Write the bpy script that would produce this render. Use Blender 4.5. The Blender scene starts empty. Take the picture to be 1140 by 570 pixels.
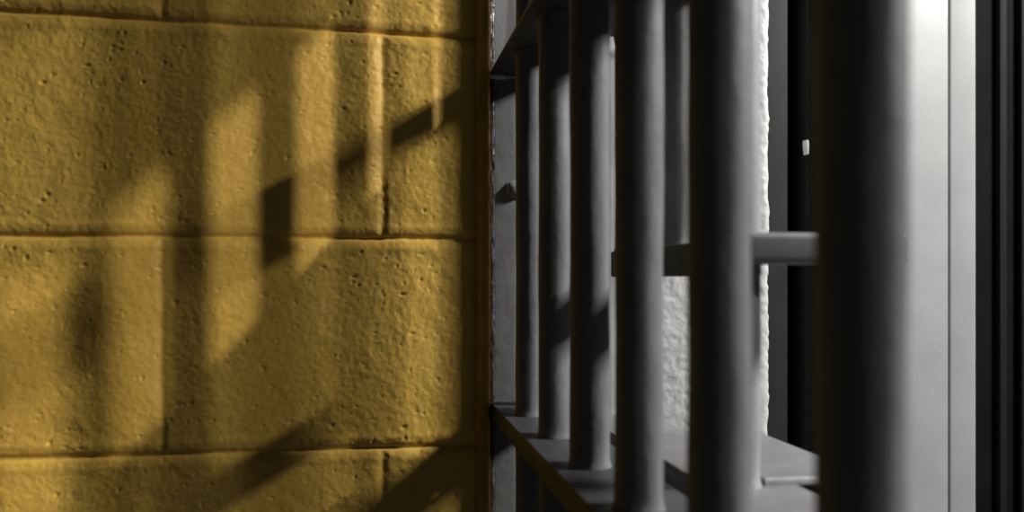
import bpy, bmesh, math, random
import numpy as np
from mathutils import Vector, Matrix

random.seed(7)
scene = bpy.context.scene
COL = scene.collection
PI = math.pi
F = 960.0                                   # focal length in pixels of the 1140 px wide frame
YAW = math.radians(9.17)
FLOOR_Z, TOP_Z = -1.25, 1.30

# ------------------------------------------------------------------ materials
def new_mat(name):
    m = bpy.data.materials.new(name)
    m.use_nodes = True
    nt = m.node_tree
    b = nt.nodes['Principled BSDF']
    return m, nt, b

def L(nt, a, b):
    nt.links.new(a, b)

def noise(nt, scale, detail=4.0, rough=0.55, stretch=None):
    tc = nt.nodes.new('ShaderNodeTexCoord')
    n = nt.nodes.new('ShaderNodeTexNoise')
    n.inputs['Scale'].default_value = scale
    n.inputs['Detail'].default_value = detail
    n.inputs['Roughness'].default_value = rough
    if stretch:
        mp = nt.nodes.new('ShaderNodeMapping')
        mp.inputs['Scale'].default_value = stretch
        L(nt, tc.outputs['Object'], mp.inputs['Vector'])
        L(nt, mp.outputs['Vector'], n.inputs['Vector'])
    else:
        L(nt, tc.outputs['Object'], n.inputs['Vector'])
    return n

def ramp(nt, src, stops):
    r = nt.nodes.new('ShaderNodeValToRGB')
    els = r.color_ramp.elements
    while len(els) < len(stops):
        els.new(0.5)
    for e, (p, c) in zip(els, stops):
        e.position = p
        e.color = (*c, 1)
    L(nt, src, r.inputs['Fac'])
    return r

def bump(nt, bsdf, layers):
    prev = None
    for src, strength, dist in layers:
        bp = nt.nodes.new('ShaderNodeBump')
        bp.inputs['Strength'].default_value = strength
        bp.inputs['Distance'].default_value = dist
        L(nt, src, bp.inputs['Height'])
        if prev is not None:
            L(nt, prev.outputs['Normal'], bp.inputs['Normal'])
        prev = bp
    L(nt, prev.outputs['Normal'], bsdf.inputs['Normal'])

def paint(name, c0, c1, rough, metal=0.0, scale=18, spec=0.5, layers=(), stretch=None):
    """painted surface: two close tones mixed by noise, plus relief layers (scale, strength, distance)"""
    m, nt, b = new_mat(name)
    n = noise(nt, scale, 5, 0.6, stretch)
    r = ramp(nt, n.outputs['Fac'], [(0.32, c0), (0.68, c1)])
    L(nt, r.outputs['Color'], b.inputs['Base Color'])
    b.inputs['Roughness'].default_value = rough
    b.inputs['Metallic'].default_value = metal
    b.inputs['Specular IOR Level'].default_value = spec
    if layers:
        bump(nt, b, [(noise(nt, s, 3, 0.5, stretch).outputs['Fac'], st, d) for s, st, d in layers])
    return m

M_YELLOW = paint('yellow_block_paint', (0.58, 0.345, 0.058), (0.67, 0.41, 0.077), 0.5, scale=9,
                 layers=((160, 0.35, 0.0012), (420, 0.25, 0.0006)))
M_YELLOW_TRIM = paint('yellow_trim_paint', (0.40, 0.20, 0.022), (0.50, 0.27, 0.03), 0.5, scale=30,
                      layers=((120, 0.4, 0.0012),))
M_BAR = paint('grey_bar_paint', (0.115, 0.117, 0.121), (0.15, 0.153, 0.158), 0.45, metal=0.0, spec=0.1, scale=40,
              layers=((60, 0.45, 0.0016), (220, 0.4, 0.0007)), stretch=(1, 1, 0.6))
M_GATE_BAR = paint('pale_grey_bar_paint', (0.22, 0.222, 0.226), (0.28, 0.283, 0.287), 0.42, scale=40, spec=0.2,
              layers=((60, 0.4, 0.0014), (220, 0.35, 0.0006)), stretch=(1, 1, 0.6))
M_PLATE = paint('grey_plate_paint', (0.032, 0.033, 0.037), (0.048, 0.049, 0.054), 0.5, scale=35, spec=0.2,
                layers=((90, 0.3, 0.0008),))
M_SHELF = paint('pale_grey_shelf_paint', (0.135, 0.135, 0.138), (0.175, 0.175, 0.178), 0.5, scale=40,
                layers=((150, 0.2, 0.0005),))
M_JAMB = paint('grey_jamb_paint', (0.15, 0.152, 0.155), (0.19, 0.192, 0.195), 0.4, scale=25,
               layers=((60, 0.4, 0.0015), (300, 0.2, 0.0005)))
M_CAULK = paint('grey_caulk', (0.02, 0.02, 0.02), (0.09, 0.09, 0.09), 0.3, scale=140,
                layers=((150, 0.6, 0.002),))
M_PLASTER = paint('pale_textured_plaster', (0.40, 0.40, 0.405), (0.46, 0.46, 0.465), 0.6, scale=30,
                  layers=((110, 0.4, 0.0018), (260, 0.3, 0.0008)))
M_WHITE = paint('off_white_steel_paint', (0.25, 0.25, 0.254), (0.29, 0.29, 0.294), 0.4, spec=0.22, scale=14,
                layers=((40, 0.12, 0.001),))
M_DARK = paint('charcoal_steel_paint', (0.012, 0.012, 0.0125), (0.018, 0.018, 0.019), 0.6, scale=20, spec=0.1,
               layers=((80, 0.2, 0.0008),))
M_BLACK = paint('black_steel_paint', (0.003, 0.003, 0.003), (0.005, 0.005, 0.005), 0.8, scale=20, spec=0.05)
M_LIT_EDGE = paint('pale_lit_edge', (0.55, 0.55, 0.55), (0.68, 0.68, 0.68), 0.4, scale=80)  # pale tone stands in for light caught on shelf rim and weld
M_RIB = paint('black_rib_paint', (0.007, 0.007, 0.007), (0.010, 0.010, 0.010), 0.7, scale=20, spec=0.08)
M_CHIP = paint('bare_bright_steel', (0.75, 0.75, 0.75), (0.85, 0.85, 0.85), 0.3, scale=60)
M_FLOOR = paint('grey_concrete', (0.06, 0.06, 0.06), (0.09, 0.09, 0.09), 0.7, scale=8,
                layers=((60, 0.4, 0.002),))

# ------------------------------------------------------------------ mesh helpers
def link_mesh(name, bm, mat, parent=None, smooth=True, sharp=35):
    me = bpy.data.meshes.new(name)
    bmesh.ops.recalc_face_normals(bm, faces=bm.faces)
    bm.to_mesh(me)
    bm.free()
    me.materials.append(mat)
    if smooth:
        me.shade_smooth()
        me.set_sharp_from_angle(angle=math.radians(sharp))
    o = bpy.data.objects.new(name, me)
    COL.objects.link(o)
    if parent is not None:
        o.parent = parent
    return o

def thing(name, label, cat, loc=(0, 0, 0), group=None):
    o = bpy.data.objects.new(name, None)
    o.empty_display_size = 0.05
    COL.objects.link(o)
    o.location = loc
    o['label'] = label
    o['category'] = cat
    if group:
        o['group'] = group
    return o

def add_box(bm, x0, x1, y0, y1, z0, z1, bev=0.0, seg=2):
    r = bmesh.ops.create_cube(bm, size=1.0)
    vs = r['verts']
    for v in vs:
        v.co = Vector((x0 + (v.co.x + .5) * (x1 - x0), y0 + (v.co.y + .5) * (y1 - y0), z0 + (v.co.z + .5) * (z1 - z0)))
    if bev > 0:
        es = list({e for v in vs for e in v.link_edges})
        bmesh.ops.bevel(bm, geom=es, offset=bev, segments=seg, profile=0.6, affect='EDGES')

def box_bm(*a, **k):
    bm = bmesh.new()
    add_box(bm, *a, **k)
    return bm

def add_prism(bm, pts, z0, z1, bev=0.0):
    bot = [bm.verts.new((x, y, z0)) for x, y in pts]
    top = [bm.verts.new((x, y, z1)) for x, y in pts]
    n = len(pts)
    fs = [bm.faces.new(top), bm.faces.new(bot[::-1])]
    for i in range(n):
        fs.append(bm.faces.new((bot[i], bot[(i + 1) % n], top[(i + 1) % n], top[i])))
    if bev > 0:
        es = list({e for f in fs for e in f.edges})
        bmesh.ops.bevel(bm, geom=es, offset=bev, segments=2, profile=0.6, affect='EDGES')

def add_rod(bm, x, y, prof, seg=40, wob=0.0002, seed=0):
    """vertical lathe through (x, y); prof = [(radius, z)]; wob = thick-paint unevenness"""
    rnd = random.Random(seed)
    ph = [rnd.uniform(0, 6.28) for _ in range(6)]
    rings = []
    for r, z in prof:
        ring = []
        for k in range(seg):
            a = 2 * PI * k / seg
            w = wob * (math.sin(2 * a + 23 * z + ph[0]) + .7 * math.sin(3 * a - 51 * z + ph[1]) + .6 * math.sin(5 * a + 97 * z + ph[2]))
            ring.append(bm.verts.new((x + (r + w) * math.cos(a), y + (r + w) * math.sin(a), z)))
        rings.append(ring)
    for a, b in zip(rings, rings[1:]):
        for k in range(seg):
            bm.faces.new((a[k], a[(k + 1) % seg], b[(k + 1) % seg], b[k]))
    bm.faces.new(rings[0][::-1])
    bm.faces.new(rings[-1])

def rod_profile(R, z0, z1, seams, up=True, step=0.02):
    """straight bar with a small weld fillet where it passes a plate; seams = [(plate underside, plate top)]"""
    zs = set()
    z = z0
    while z < z1:
        zs.add(round(z, 5))
        z += step
    zs.add(z1)
    for lo, hi in seams:
        for d in (-0.007, -0.0045, -0.002, 0.0):
            zs.add(lo + d)
        for d in (0.0, 0.002, 0.0045, 0.007):
            zs.add(hi + d)
    out = []
    for z in sorted(q for q in zs if z0 <= q <= z1):
        r = R
        for lo, hi in seams:
            d = lo - z if z < lo else (z - hi if z > hi else 0.0)
            if d < 0.007:
                r = max(r, R + 0.0014 * (1 - d / 0.007) ** 2)
        out.append((r, z))
    return out

# ------------------------------------------------------------------ yellow block wall (setting)
WALL_Y = 0.843
CORNER_X = 0.1137
JOINT_Z = 0.040
PITCH = 0.203

def fine_axis(lo, hi, flo, fhi, fine, coarse):
    a = np.arange(lo, flo, coarse)
    b = np.arange(flo, fhi, fine)
    c = np.append(np.arange(fhi, hi, coarse), hi)
    return np.unique(np.concatenate([a, b, c]).round(6))

def vnoise(X, Z, scale, seed):
    """smooth value noise on a lattice"""
    rs = np.random.RandomState(seed)
    tab = rs.rand(256, 256)
    a = 0.4 + 0.7 * seed                      # every layer's lattice lies at its own angle
    u = (X * math.cos(a) - Z * math.sin(a)) * scale + 1000.0
    v = (X * math.sin(a) + Z * math.cos(a)) * scale + 1000.0
    i, j = np.floor(u).astype(int), np.floor(v).astype(int)
    fu, fv = u - i, v - j
    fu, fv = fu * fu * (3 - 2 * fu), fv * fv * (3 - 2 * fv)
    g = lambda a, b: tab[a % 256, b % 256]
    return (g(i, j) * (1 - fu) + g(i + 1, j) * fu) * (1 - fv) + (g(i, j + 1) * (1 - fu) + g(i + 1, j + 1) * fu) * fv

def block_wall():
    xs = fine_axis(-1.30, CORNER_X - 0.0135, -0.37, CORNER_X - 0.0137, 0.00125, 0.02)
    zs = fine_axis(FLOOR_Z, TOP_Z, -0.25, 0.30, 0.00125, 0.02)
    X, Z = np.meshgrid(xs, zs, indexing='ij')
    h = np.zeros_like(X)
    h += 0.0010 * (vnoise(X, Z, 14, 1) - .5) + 0.0007 * (vnoise(X, Z, 45, 2) - .5)
    h += 0.0005 * (vnoise(X, Z, 110, 3) - .5) + 0.00035 * (vnoise(X, Z, 230, 4) - .5) + 0.00035 * (vnoise(X, Z, 330, 9) - .5)
    # joints: rows of blocks, every other row shifted by half a block
    wz = Z + 0.0012 * (vnoise(X, Z, 30, 5) - .5)
    wz = wz + 0.006 * (X + 0.33) / 0.43 * np.clip((Z - JOINT_Z) / PITCH, 0, 2)   # the upper courses dip slightly
    row = np.floor((wz - JOINT_Z) / PITCH)
    dz = np.abs((wz - JOINT_Z) / PITCH - np.round((wz - JOINT_Z) / PITCH)) * PITCH
    ox = np.where(row % 2 == 0, 0.0095, 0.0095 - PITCH)
    wx = X + 0.0012 * (vnoise(X, Z, 30, 6) - .5)
    q = (wx - ox) / (2 * PITCH)
    dx = np.abs(q - np.round(q)) * 2 * PITCH
    groove = lambda d, w, dep: -dep * np.exp(-(d / w) ** 2) - 0.35 * dep * np.exp(-(d / (3.2 * w)) ** 2)
    fill = 0.75 + 0.5 * vnoise(X, Z, 22, 8)
    h += np.minimum(groove(dz, 0.0026, 0.0030), groove(dx, 0.0040, 0.0015)) * fill
    # block faces crown slightly next to the joints
    h += 0.0006 * np.exp(-((dz - 0.010) / 0.004) ** 2)
    # pits of the block under the paint
    rs = np.random.RandomState(11)
    for _ in range(1100):
        px, pz = rs.uniform(-0.37, CORNER_X), rs.uniform(-0.25, 0.30)
        r = rs.choice([0.0009, 0.0013, 0.0018, 0.0026], p=[.66, .29, .05, .0])
        dep = r * rs.uniform(0.5, 1.0)
        ex = rs.uniform(0.7, 1.6)
        i0, i1 = np.searchsorted(xs, [px - 5 * r, px + 5 * r])
        j0, j1 = np.searchsorted(zs, [pz - 5 * r, pz + 5 * r])
        if i1 <= i0 or j1 <= j0:
            continue
        d2 = ((X[i0:i1, j0:j1] - px) / (r * ex)) ** 2 + ((Z[i0:i1, j0:j1] - pz) / (r / ex)) ** 2
        h[i0:i1, j0:j1] += -dep * np.exp(-d2) + 0.06 * dep * np.exp(-((np.sqrt(d2) - 2.0) / 0.7) ** 2)
    nx, nz = X.shape
    front = np.stack([X, WALL_Y - h, Z], -1).reshape(-1, 3)
    idx = np.arange(nx * nz).reshape(nx, nz)
    quads = np.stack([idx[:-1, :-1], idx[1:, :-1], idx[1:, 1:], idx[:-1, 1:]], -1).reshape(-1, 4)
    # back and sides give the wall its thickness
    yb = WALL_Y + 0.19
    n0 = nx * nz
    loop = np.concatenate([idx[:, 0], idx[-1, 1:], idx[-2::-1, -1], idx[0, -2:0:-1]])
    back = front[loop].copy()
    back[:, 1] = yb
    m = len(loop)
    verts = np.concatenate([front, back])
    faces = [tuple(f) for f in quads.tolist()]
    for k in range(m):
        k2 = (k + 1) % m
        faces.append((int(loop[k2]), int(loop[k]), n0 + k, n0 + k2))
    faces.append(tuple(n0 + k for k in range(m)))
    me = bpy.data.meshes.new('wall_left')
    me.from_pydata(verts.tolist(), [], faces)
    me.materials.append(M_YELLOW)
    me.shade_smooth()
    me.set_sharp_from_angle(angle=math.radians(60))
    me.update()
    o = bpy.data.objects.new('wall_left', me)
    COL.objects.link(o)
    o['kind'] = 'structure'
    return o

block_wall()

def lumpy_strip(x0, x1, y0, y1, z0, z1, amp, step, seed, bev):
    """vertical strip with a hand-worked uneven face"""
    bm = bmesh.new()
    n = 10
    rnd = random.Random(seed)
    prof = [(x0, y1)] + [(x0 + (x1 - x0) * (0.5 - 0.5 * math.cos(PI * k / n)),
                          y0 + bev * (1 - math.sin(PI * k / n)) ** 2) for k in range(n + 1)] + [(x1, y1)]
    rings = []
    z = z0
    while z <= z1 + 1e-6:
        rings.append([bm.verts.new((px + (rnd.uniform(-amp, amp) if 0 < i < len(prof) - 1 else 0),
                                    py + (rnd.uniform(-amp, amp) if 0 < i < len(prof) - 1 else 0), z)) for i, (px, py) in enumerate(prof)])
        z += step
    m = len(prof)
    for a, b in zip(rings, rings[1:]):
        for k in range(m):
            bm.faces.new((a[k], a[(k + 1) % m], b[(k + 1) % m], b[k]))
    bm.faces.new(rings[0][::-1])
    bm.faces.new(rings[-1])
    return bm

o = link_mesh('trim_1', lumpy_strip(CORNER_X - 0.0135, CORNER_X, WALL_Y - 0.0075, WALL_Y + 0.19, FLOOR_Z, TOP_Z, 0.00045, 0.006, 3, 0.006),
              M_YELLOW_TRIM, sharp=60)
o['kind'] = 'structure'

# plaster pier behind the bars
PIER_Y = 0.862
def rough_pier():
    x0, x1 = 0.120, 0.416
    xs = fine_axis(x0, x1, x0 + 0.06, x1 - 0.0005, 0.0018, 0.01)
    zs = fine_axis(FLOOR_Z, TOP_Z, -0.24, 0.36, 0.0018, 0.02)
    X, Z = np.meshgrid(xs, zs, indexing='ij')
    h = 0.0006 * (vnoise(X, Z, 90, 21) - .5) + 0.0008 * (vnoise(X, Z, 210, 22) - .5) + 0.0006 * (vnoise(X, Z, 35, 23) - .5)
    edge = np.clip((X - (x1 - 0.007)) / 0.007, 0, 1)
    Y = PIER_Y - h + 0.002 * edge ** 2
    X = X + edge * 0.0018 * (vnoise(X * 0 + 3.3, Z, 190, 24) - .5) + edge * 0.0016 * (vnoise(X * 0 + 7.7, Z, 45, 25) - .5)
    nx, nz = X.shape
    front = np.stack([X, Y, Z], -1).reshape(-1, 3)
    idx = np.arange(nx * nz).reshape(nx, nz)
    quads = np.stack([idx[:-1, :-1], idx[1:, :-1], idx[1:, 1:], idx[:-1, 1:]], -1).reshape(-1, 4)
    n0 = nx * nz
    loop = np.concatenate([idx[:, 0], idx[-1, 1:], idx[-2::-1, -1], idx[0, -2:0:-1]])
    back = front[loop].copy()
    back[:, 1] = PIER_Y + 0.17
    m = len(loop)
    faces = [tuple(f) for f in quads.tolist()]
    for k in range(m):
        k2 = (k + 1) % m
        faces.append((int(loop[k2]), int(loop[k]), n0 + k, n0 + k2))
    faces.append(tuple(n0 + k for k in range(m)))
    me = bpy.data.meshes.new('wall_back')
    me.from_pydata(np.concatenate([front, back]).tolist(), [], faces)
    me.materials.append(M_PLASTER)
    me.shade_smooth()
    me.set_sharp_from_angle(angle=math.radians(70))
    me.update()
    o = bpy.data.objects.new('wall_back', me)
    COL.objects.link(o)
    o['kind'] = 'structure'

rough_pier()

o = link_mesh('floor', box_bm(-1.30, 2.2, -1.9, 1.75, FLOOR_Z - 0.1, FLOOR_Z), M_FLOOR, smooth=False)
o['kind'] = 'structure'

# ------------------------------------------------------------------ steel jamb plate on the wall end
JAMB_Y = 0.849
t = thing('jamb_plate', 'grey painted steel jamb plate with round bolt head beside the yellow block wall', 'jamb plate', (0.15, JAMB_Y, FLOOR_Z))
def child_at(o, root):
    o.parent = root
    o.matrix_parent_inverse = Matrix.Translation(-Vector(root.location))
    return o
bm = box_bm(0.1185, 0.196, JAMB_Y, PIER_Y + 0.004, FLOOR_Z, TOP_Z, bev=0.0015)
child_at(link_mesh('plate', bm, M_JAMB), t)
bm = lumpy_strip(CORNER_X + 0.0002, 0.1195, JAMB_Y - 0.0012, PIER_Y + 0.002, FLOOR_Z, TOP_Z, 0.0005, 0.004, 5, 0.002)
child_at(link_mesh('caulk_bead', bm, M_CAULK, sharp=80), t)
for bz in (0.0894, -0.62, 0.80):
    bm = bmesh.new()
    R = 0.0088
    prof = [(R + 0.001, 0), (R + 0.001, 0.0012)] + [(R * math.cos(a), 0.0012 + 0.0062 * math.sin(a)) for a in [k * PI / 2 / 8 for k in range(8)]] + [(0.0004, 0.0074)]
    add_rod(bm, 0, 0, prof, seg=28, wob=0.00008, seed=9)
    bmesh.ops.transform(bm, matrix=Matrix.Translation((0.1395, JAMB_Y + 0.0003, bz)) @ Matrix.Rotation(PI / 2, 4, 'X'), verts=bm.verts)
    child_at(link_mesh('bolt_head', bm, M_JAMB), t)

# ------------------------------------------------------------------ fixed row of bars
XB, RB = 0.1392, 0.0129
LOW = (-0.1385, -0.1214)
UP = (0.2030, 0.2068)
TOPP = (0.500, 0.504)
BOT = (-0.480, -0.463)
SEAMS = [BOT, LOW, UP, TOPP]
A_X0, A_X1 = 0.1150, 0.1735
grille = thing('cell_bars', 'fixed row of round grey cell bars running back to the yellow block wall', 'bars', (XB, 0.45, FLOOR_Z))
ROW1 = [0.1205, 0.2300, 0.3335, 0.4406, 0.546, 0.6528, 0.7606]
for i, y in enumerate(ROW1):
    bm = bmesh.new()
    add_rod(bm, XB, y, rod_profile(RB, FLOOR_Z, TOPP[1], SEAMS), seed=20 + i)
    child_at(link_mesh('bar', bm, M_BAR, sharp=60), grille)
for lo, hi in SEAMS:
    bm = box_bm(A_X0, A_X1, 0.03, JAMB_Y + 0.0005, lo, hi, bev=0.0012)
    child_at(link_mesh('flat_rail', bm, M_PLATE), grille)
# unseen slim rod added beside the jamb to shade the wall corner
bm = bmesh.new()
add_rod(bm, 0.1715, 0.8170, [(0.0095, FLOOR_Z), (0.0095, LOW[0] - 0.02), (0.0095, 0.1), (0.0095, TOP_Z)], seg=24, wob=0.0001, seed=77)
child_at(link_mesh('shade_rod', bm, M_PLATE), grille)
# unseen solid header added above the top rail to block lamp light
child_at(link_mesh('shade_header', box_bm(XB - 0.0135, XB + 0.0135, 0.03, JAMB_Y + 0.0005, TOPP[1] - 0.0005, TOP_Z, bev=0.002), M_PLATE), grille)
# lumpy weld where the upper rail meets the jamb, its glint painted pale
bm = bmesh.new()
rnd = random.Random(4)
for k in range(9):
    x = 0.117 + 0.0035 * k
    r = rnd.uniform(0.0018, 0.0034) * (1.25 if k < 4 else 0.8)
    q = bmesh.ops.create_icosphere(bm, subdivisions=2, radius=r)
    for v in q['verts']:
        v.co += Vector((x, JAMB_Y - 0.001, UP[0] - 0.0012 + rnd.uniform(-.0012, .0008)))
child_at(link_mesh('weld_bead', bm, M_LIT_EDGE), grille)

# ------------------------------------------------------------------ inner row with the food pass
XC, RC = 0.2106, 0.0120
B_X0, B_X1 = 0.187, 0.248
U_X0, U_X1, U_Y1 = 0.1743, 0.240, 0.700
door = thing('barred_gate', 'inner barred gate with a food pass shelf behind the front row of bars', 'gate', (XC, 0.55, FLOOR_Z))
ROW2 = [(XC + 0.0034, 0.482), (XC, 0.577), (XC + 0.003, 0.702), (XC, 0.764)]
CB0, CB1 = 0.0020, 0.0232
for i, (x, y) in enumerate(ROW2):
    if i in (1, 2):                          # cut at the pass: one piece above, one below
        bm = bmesh.new()
        add_rod(bm, x, y, rod_profile(RC, CB1 - 0.001, TOP_Z, [(CB1 - 0.02, CB1), UP, TOPP]), seed=40 + i)
        child_at(link_mesh('bar', bm, M_GATE_BAR, sharp=60), door)
        bm = bmesh.new()
        add_rod(bm, x, y, rod_profile(RC, FLOOR_Z, LOW[0] + 0.001, [BOT]), seed=50 + i)
        child_at(link_mesh('bar', bm, M_GATE_BAR, sharp=60), door)
    else:
        bm = bmesh.new()
        add_rod(bm, x, y, rod_profile(RC, FLOOR_Z, TOP_Z, SEAMS), seed=40 + i)
        child_at(link_mesh('bar', bm, M_GATE_BAR, sharp=60), door)
for lo, hi in SEAMS:
    if lo in (UP[0], TOPP[0]):
        bm = box_bm(U_X0, U_X1, 0.03, U_Y1, lo, hi, bev=0.0012)
    else:
        bm = box_bm(B_X0, B_X1, 0.03, 0.752 if lo == LOW[0] else PIER_Y - 0.002, lo, hi, bev=0.0012)
    child_at(link_mesh('flat_rail', bm, M_SHELF if lo == LOW[0] else M_PLATE), door)
# cross bar over the pass, and its lug reaching into the room beyond
child_at(link_mesh('cross_bar', box_bm(0.1965, 0.2245, 0.474, 0.700, CB0, CB1, bev=0.0015), M_PLATE), door)
bm = box_bm(0.2056, 0.305, 0.452, 0.500, 0.0089, 0.0264, bev=0.0038, seg=4)
o = child_at(link_mesh('lug', bm, M_SHELF), door)
# food pass shelf
child_at(link_mesh('edge_strip', box_bm(0.2277, 0.2938, 0.4762, 0.4778, LOW[1] - 0.0002, LOW[1] + 0.0040, bev=0.0005), M_LIT_EDGE), door)['label'] = 'front edge of the shelf, painted pale as if catching light'  # bright lit rim put into the strip's colour
bm = bmesh.new()
add_prism(bm, [(0.2275, 0.477), (0.294, 0.477), (0.294, 0.632), (B_X0 + 0.001, 0.637), (B_X0 + 0.001, 0.496), (0.2275, 0.496)],
          LOW[1] - 0.0002, LOW[1] + 0.0038, bev=0.0008)
child_at(link_mesh('pass_shelf', bm, M_SHELF), door)

# ------------------------------------------------------------------ steelwork beyond
def px_x(px, y):                              # world x of a picture column on the plane at depth y
    return y * math.tan(math.atan((px - 570) / F) + YAW)

YD = 1.02
# charcoal door frame: two faces with a deep slot between them
fr = thing('steel_door_frame', 'dark charcoal steel door frame in the gap right of the pale plaster wall', 'door frame', (0.50, YD, FLOOR_Z))
child_at(link_mesh('stop_face', box_bm(0.435, px_x(877, YD), YD, YD + 0.10, FLOOR_Z, TOP_Z, bev=0.002), M_DARK), fr)
child_at(link_mesh('slot_back', box_bm(px_x(877, YD) - 0.002, px_x(898, YD) + 0.004, YD + 0.08, YD + 0.11, FLOOR_Z, TOP_Z), M_BLACK), fr)
child_at(link_mesh('outer_face', box_bm(px_x(898, YD), px_x(916, YD), YD - 0.004, YD + 0.10, FLOOR_Z, TOP_Z, bev=0.002), M_DARK), fr)
bm = bmesh.new()
cz = (311 - 163) * (YD * math.cos(YAW) + 0.53 * math.sin(YAW)) / F
cx = px_x(897, YD)
vs = [(-0.0010, cz + .008), (0.0012, cz + .007), (0.0014, cz - .002), (0.0012, cz - .010), (0.0004, cz - .010), (-0.0007, cz)]
a = [bm.verts.new((cx + x, YD - 0.006, z)) for x, z in vs]
b = [bm.verts.new((cx + x, YD + 0.006, z)) for x, z in vs]
bm.faces.new(a); bm.faces.new(b[::-1])
for k in range(len(vs)):
    bm.faces.new((a[k], a[(k + 1) % len(vs)], b[(k + 1) % len(vs)], b[k]))
o = child_at(link_mesh('strike_tab', bm, M_CHIP, smooth=False), fr)
o['label'] = 'small bright steel tab'

# off-white steel post of two plates with a fine seam
YP = 1.0
post = thing('steel_post', 'off-white steel post with a fine vertical seam right of the nearest bar', 'post', (0.69, YP, FLOOR_Z))
xs_, xr = px_x(1056, YP), px_x(1087, YP)
child_at(link_mesh('wide_plate', box_bm(px_x(925, YP), xs_ - 0.0007, YP, YP + 0.09, FLOOR_Z, TOP_Z, bev=0.0010), M_WHITE), post)
child_at(link_mesh('edge_plate', box_bm(xs_ + 0.0007, xr, YP, YP + 0.09, FLOOR_Z, TOP_Z, bev=0.004, seg=4), M_WHITE), post)

# black steel door at the right, with two shallow upright ribs
YR = 1.06
o = link_mesh('door_1', box_bm(xr - 0.02, 1.55, YR, YR + 0.05, FLOOR_Z, TOP_Z - 0.05), M_BLACK, smooth=False)
o['kind'] = 'structure'
for px in (1113, 1137):
    c = px_x(px, YR)
    bm = bmesh.new()
    add_box(bm, c - 0.006, c + 0.006, YR - 0.007, YR + 0.001, FLOOR_Z + 0.02, TOP_Z - 0.07, bev=0.003, seg=3)
    r = link_mesh('rib', bm, M_RIB)
    r.parent = o
# end wall far behind, closes the view through the gaps
o = link_mesh('wall_far', box_bm(-0.1, 2.2, 1.60, 1.75, FLOOR_Z, TOP_Z), M_BLACK, smooth=False)
o['kind'] = 'structure'

# ------------------------------------------------------------------ light
def aim(o, target):
    d = Vector(target) - o.location
    o.rotation_euler = d.to_track_quat('-Z', 'Y').to_euler()

ld = bpy.data.lights.new('lamp_bulb', 'SPOT')
ld.energy = 150
ld.color = (1.0, 0.95, 0.84)
ld.shadow_soft_size = 0.032
SPOT_R = 20.0
ld.spot_size = math.radians(2 * SPOT_R)
ld.spot_blend = 0.06
lo = bpy.data.objects.new('lamp_bulb', ld)
lo.location = (1.12, -1.285, 1.31)
COL.objects.link(lo)
# the cone's lower rim falls just above the food pass: azimuth (from +y to -x) and elevation of its axis
az, el = math.radians(29.0 + SPOT_R * 0.58 / 0.9), math.radians(-29.3 + SPOT_R * 0.81)
aim(lo, lo.location + Vector((-math.sin(az) * math.cos(el), math.cos(az) * math.cos(el), math.sin(el))))

ld = bpy.data.lights.new('lamp_flood', 'SPOT')
ld.energy = 540
ld.color = (1.0, 1.0, 0.95)
ld.shadow_soft_size = 0.10
ld.spot_size = math.radians(75)
ld.spot_blend = 0.4
lo2 = bpy.data.objects.new('lamp_flood', ld)
lo2.location = (5.36, -2.50, 3.13)
COL.objects.link(lo2)
aim(lo2, (0.2, 0.7, 0.1))

ld = bpy.data.lights.new('lamp_fill', 'AREA')  # extra soft fill, added to lift the shaded wall and bar sides
ld.shape = 'RECTANGLE'
ld.size = 0.28                                # along y
ld.size_y = 0.30
ld.energy = 84
ld.color = (1.0, 1.0, 0.96)
lo3 = bpy.data.objects.new('lamp_fill', ld)
lo3.location = (1.75, 0.28, 1.11)
COL.objects.link(lo3)
zx = (lo3.location - Vector((0.0, 0.6, 0.1))).normalized()
xx = (Vector((0, 1, 0)) - zx * zx.y).normalized()
lo3.rotation_euler = Matrix((xx, zx.cross(xx), zx)).transposed().to_euler()

w = bpy.data.worlds.new('World')
scene.world = w
w.use_nodes = True
w.node_tree.nodes['Background'].inputs['Color'].default_value = (1, 1, 1, 1)
w.node_tree.nodes['Background'].inputs['Strength'].default_value = 0.016

# ------------------------------------------------------------------ camera
cd = bpy.data.cameras.new('camera')
cd.sensor_width = 36.0
cd.lens = F / 1140 * 36.0
cd.shift_y = (311 - 285) / 1140.0
cd.clip_start = 0.01
cd.dof.use_dof = True
cd.dof.focus_distance = 0.84
cd.dof.aperture_fstop = 5.0
cam = bpy.data.objects.new('camera', cd)
cam.location = (0, 0, 0)
cam.rotation_euler = (PI / 2, 0, -YAW)
COL.objects.link(cam)
scene.camera = cam

vs = scene.view_settings
vs.view_transform = 'Standard'
vs.look = 'None'
vs.exposure = 0.0
vs.gamma = 1.0
vs.use_curve_mapping = False
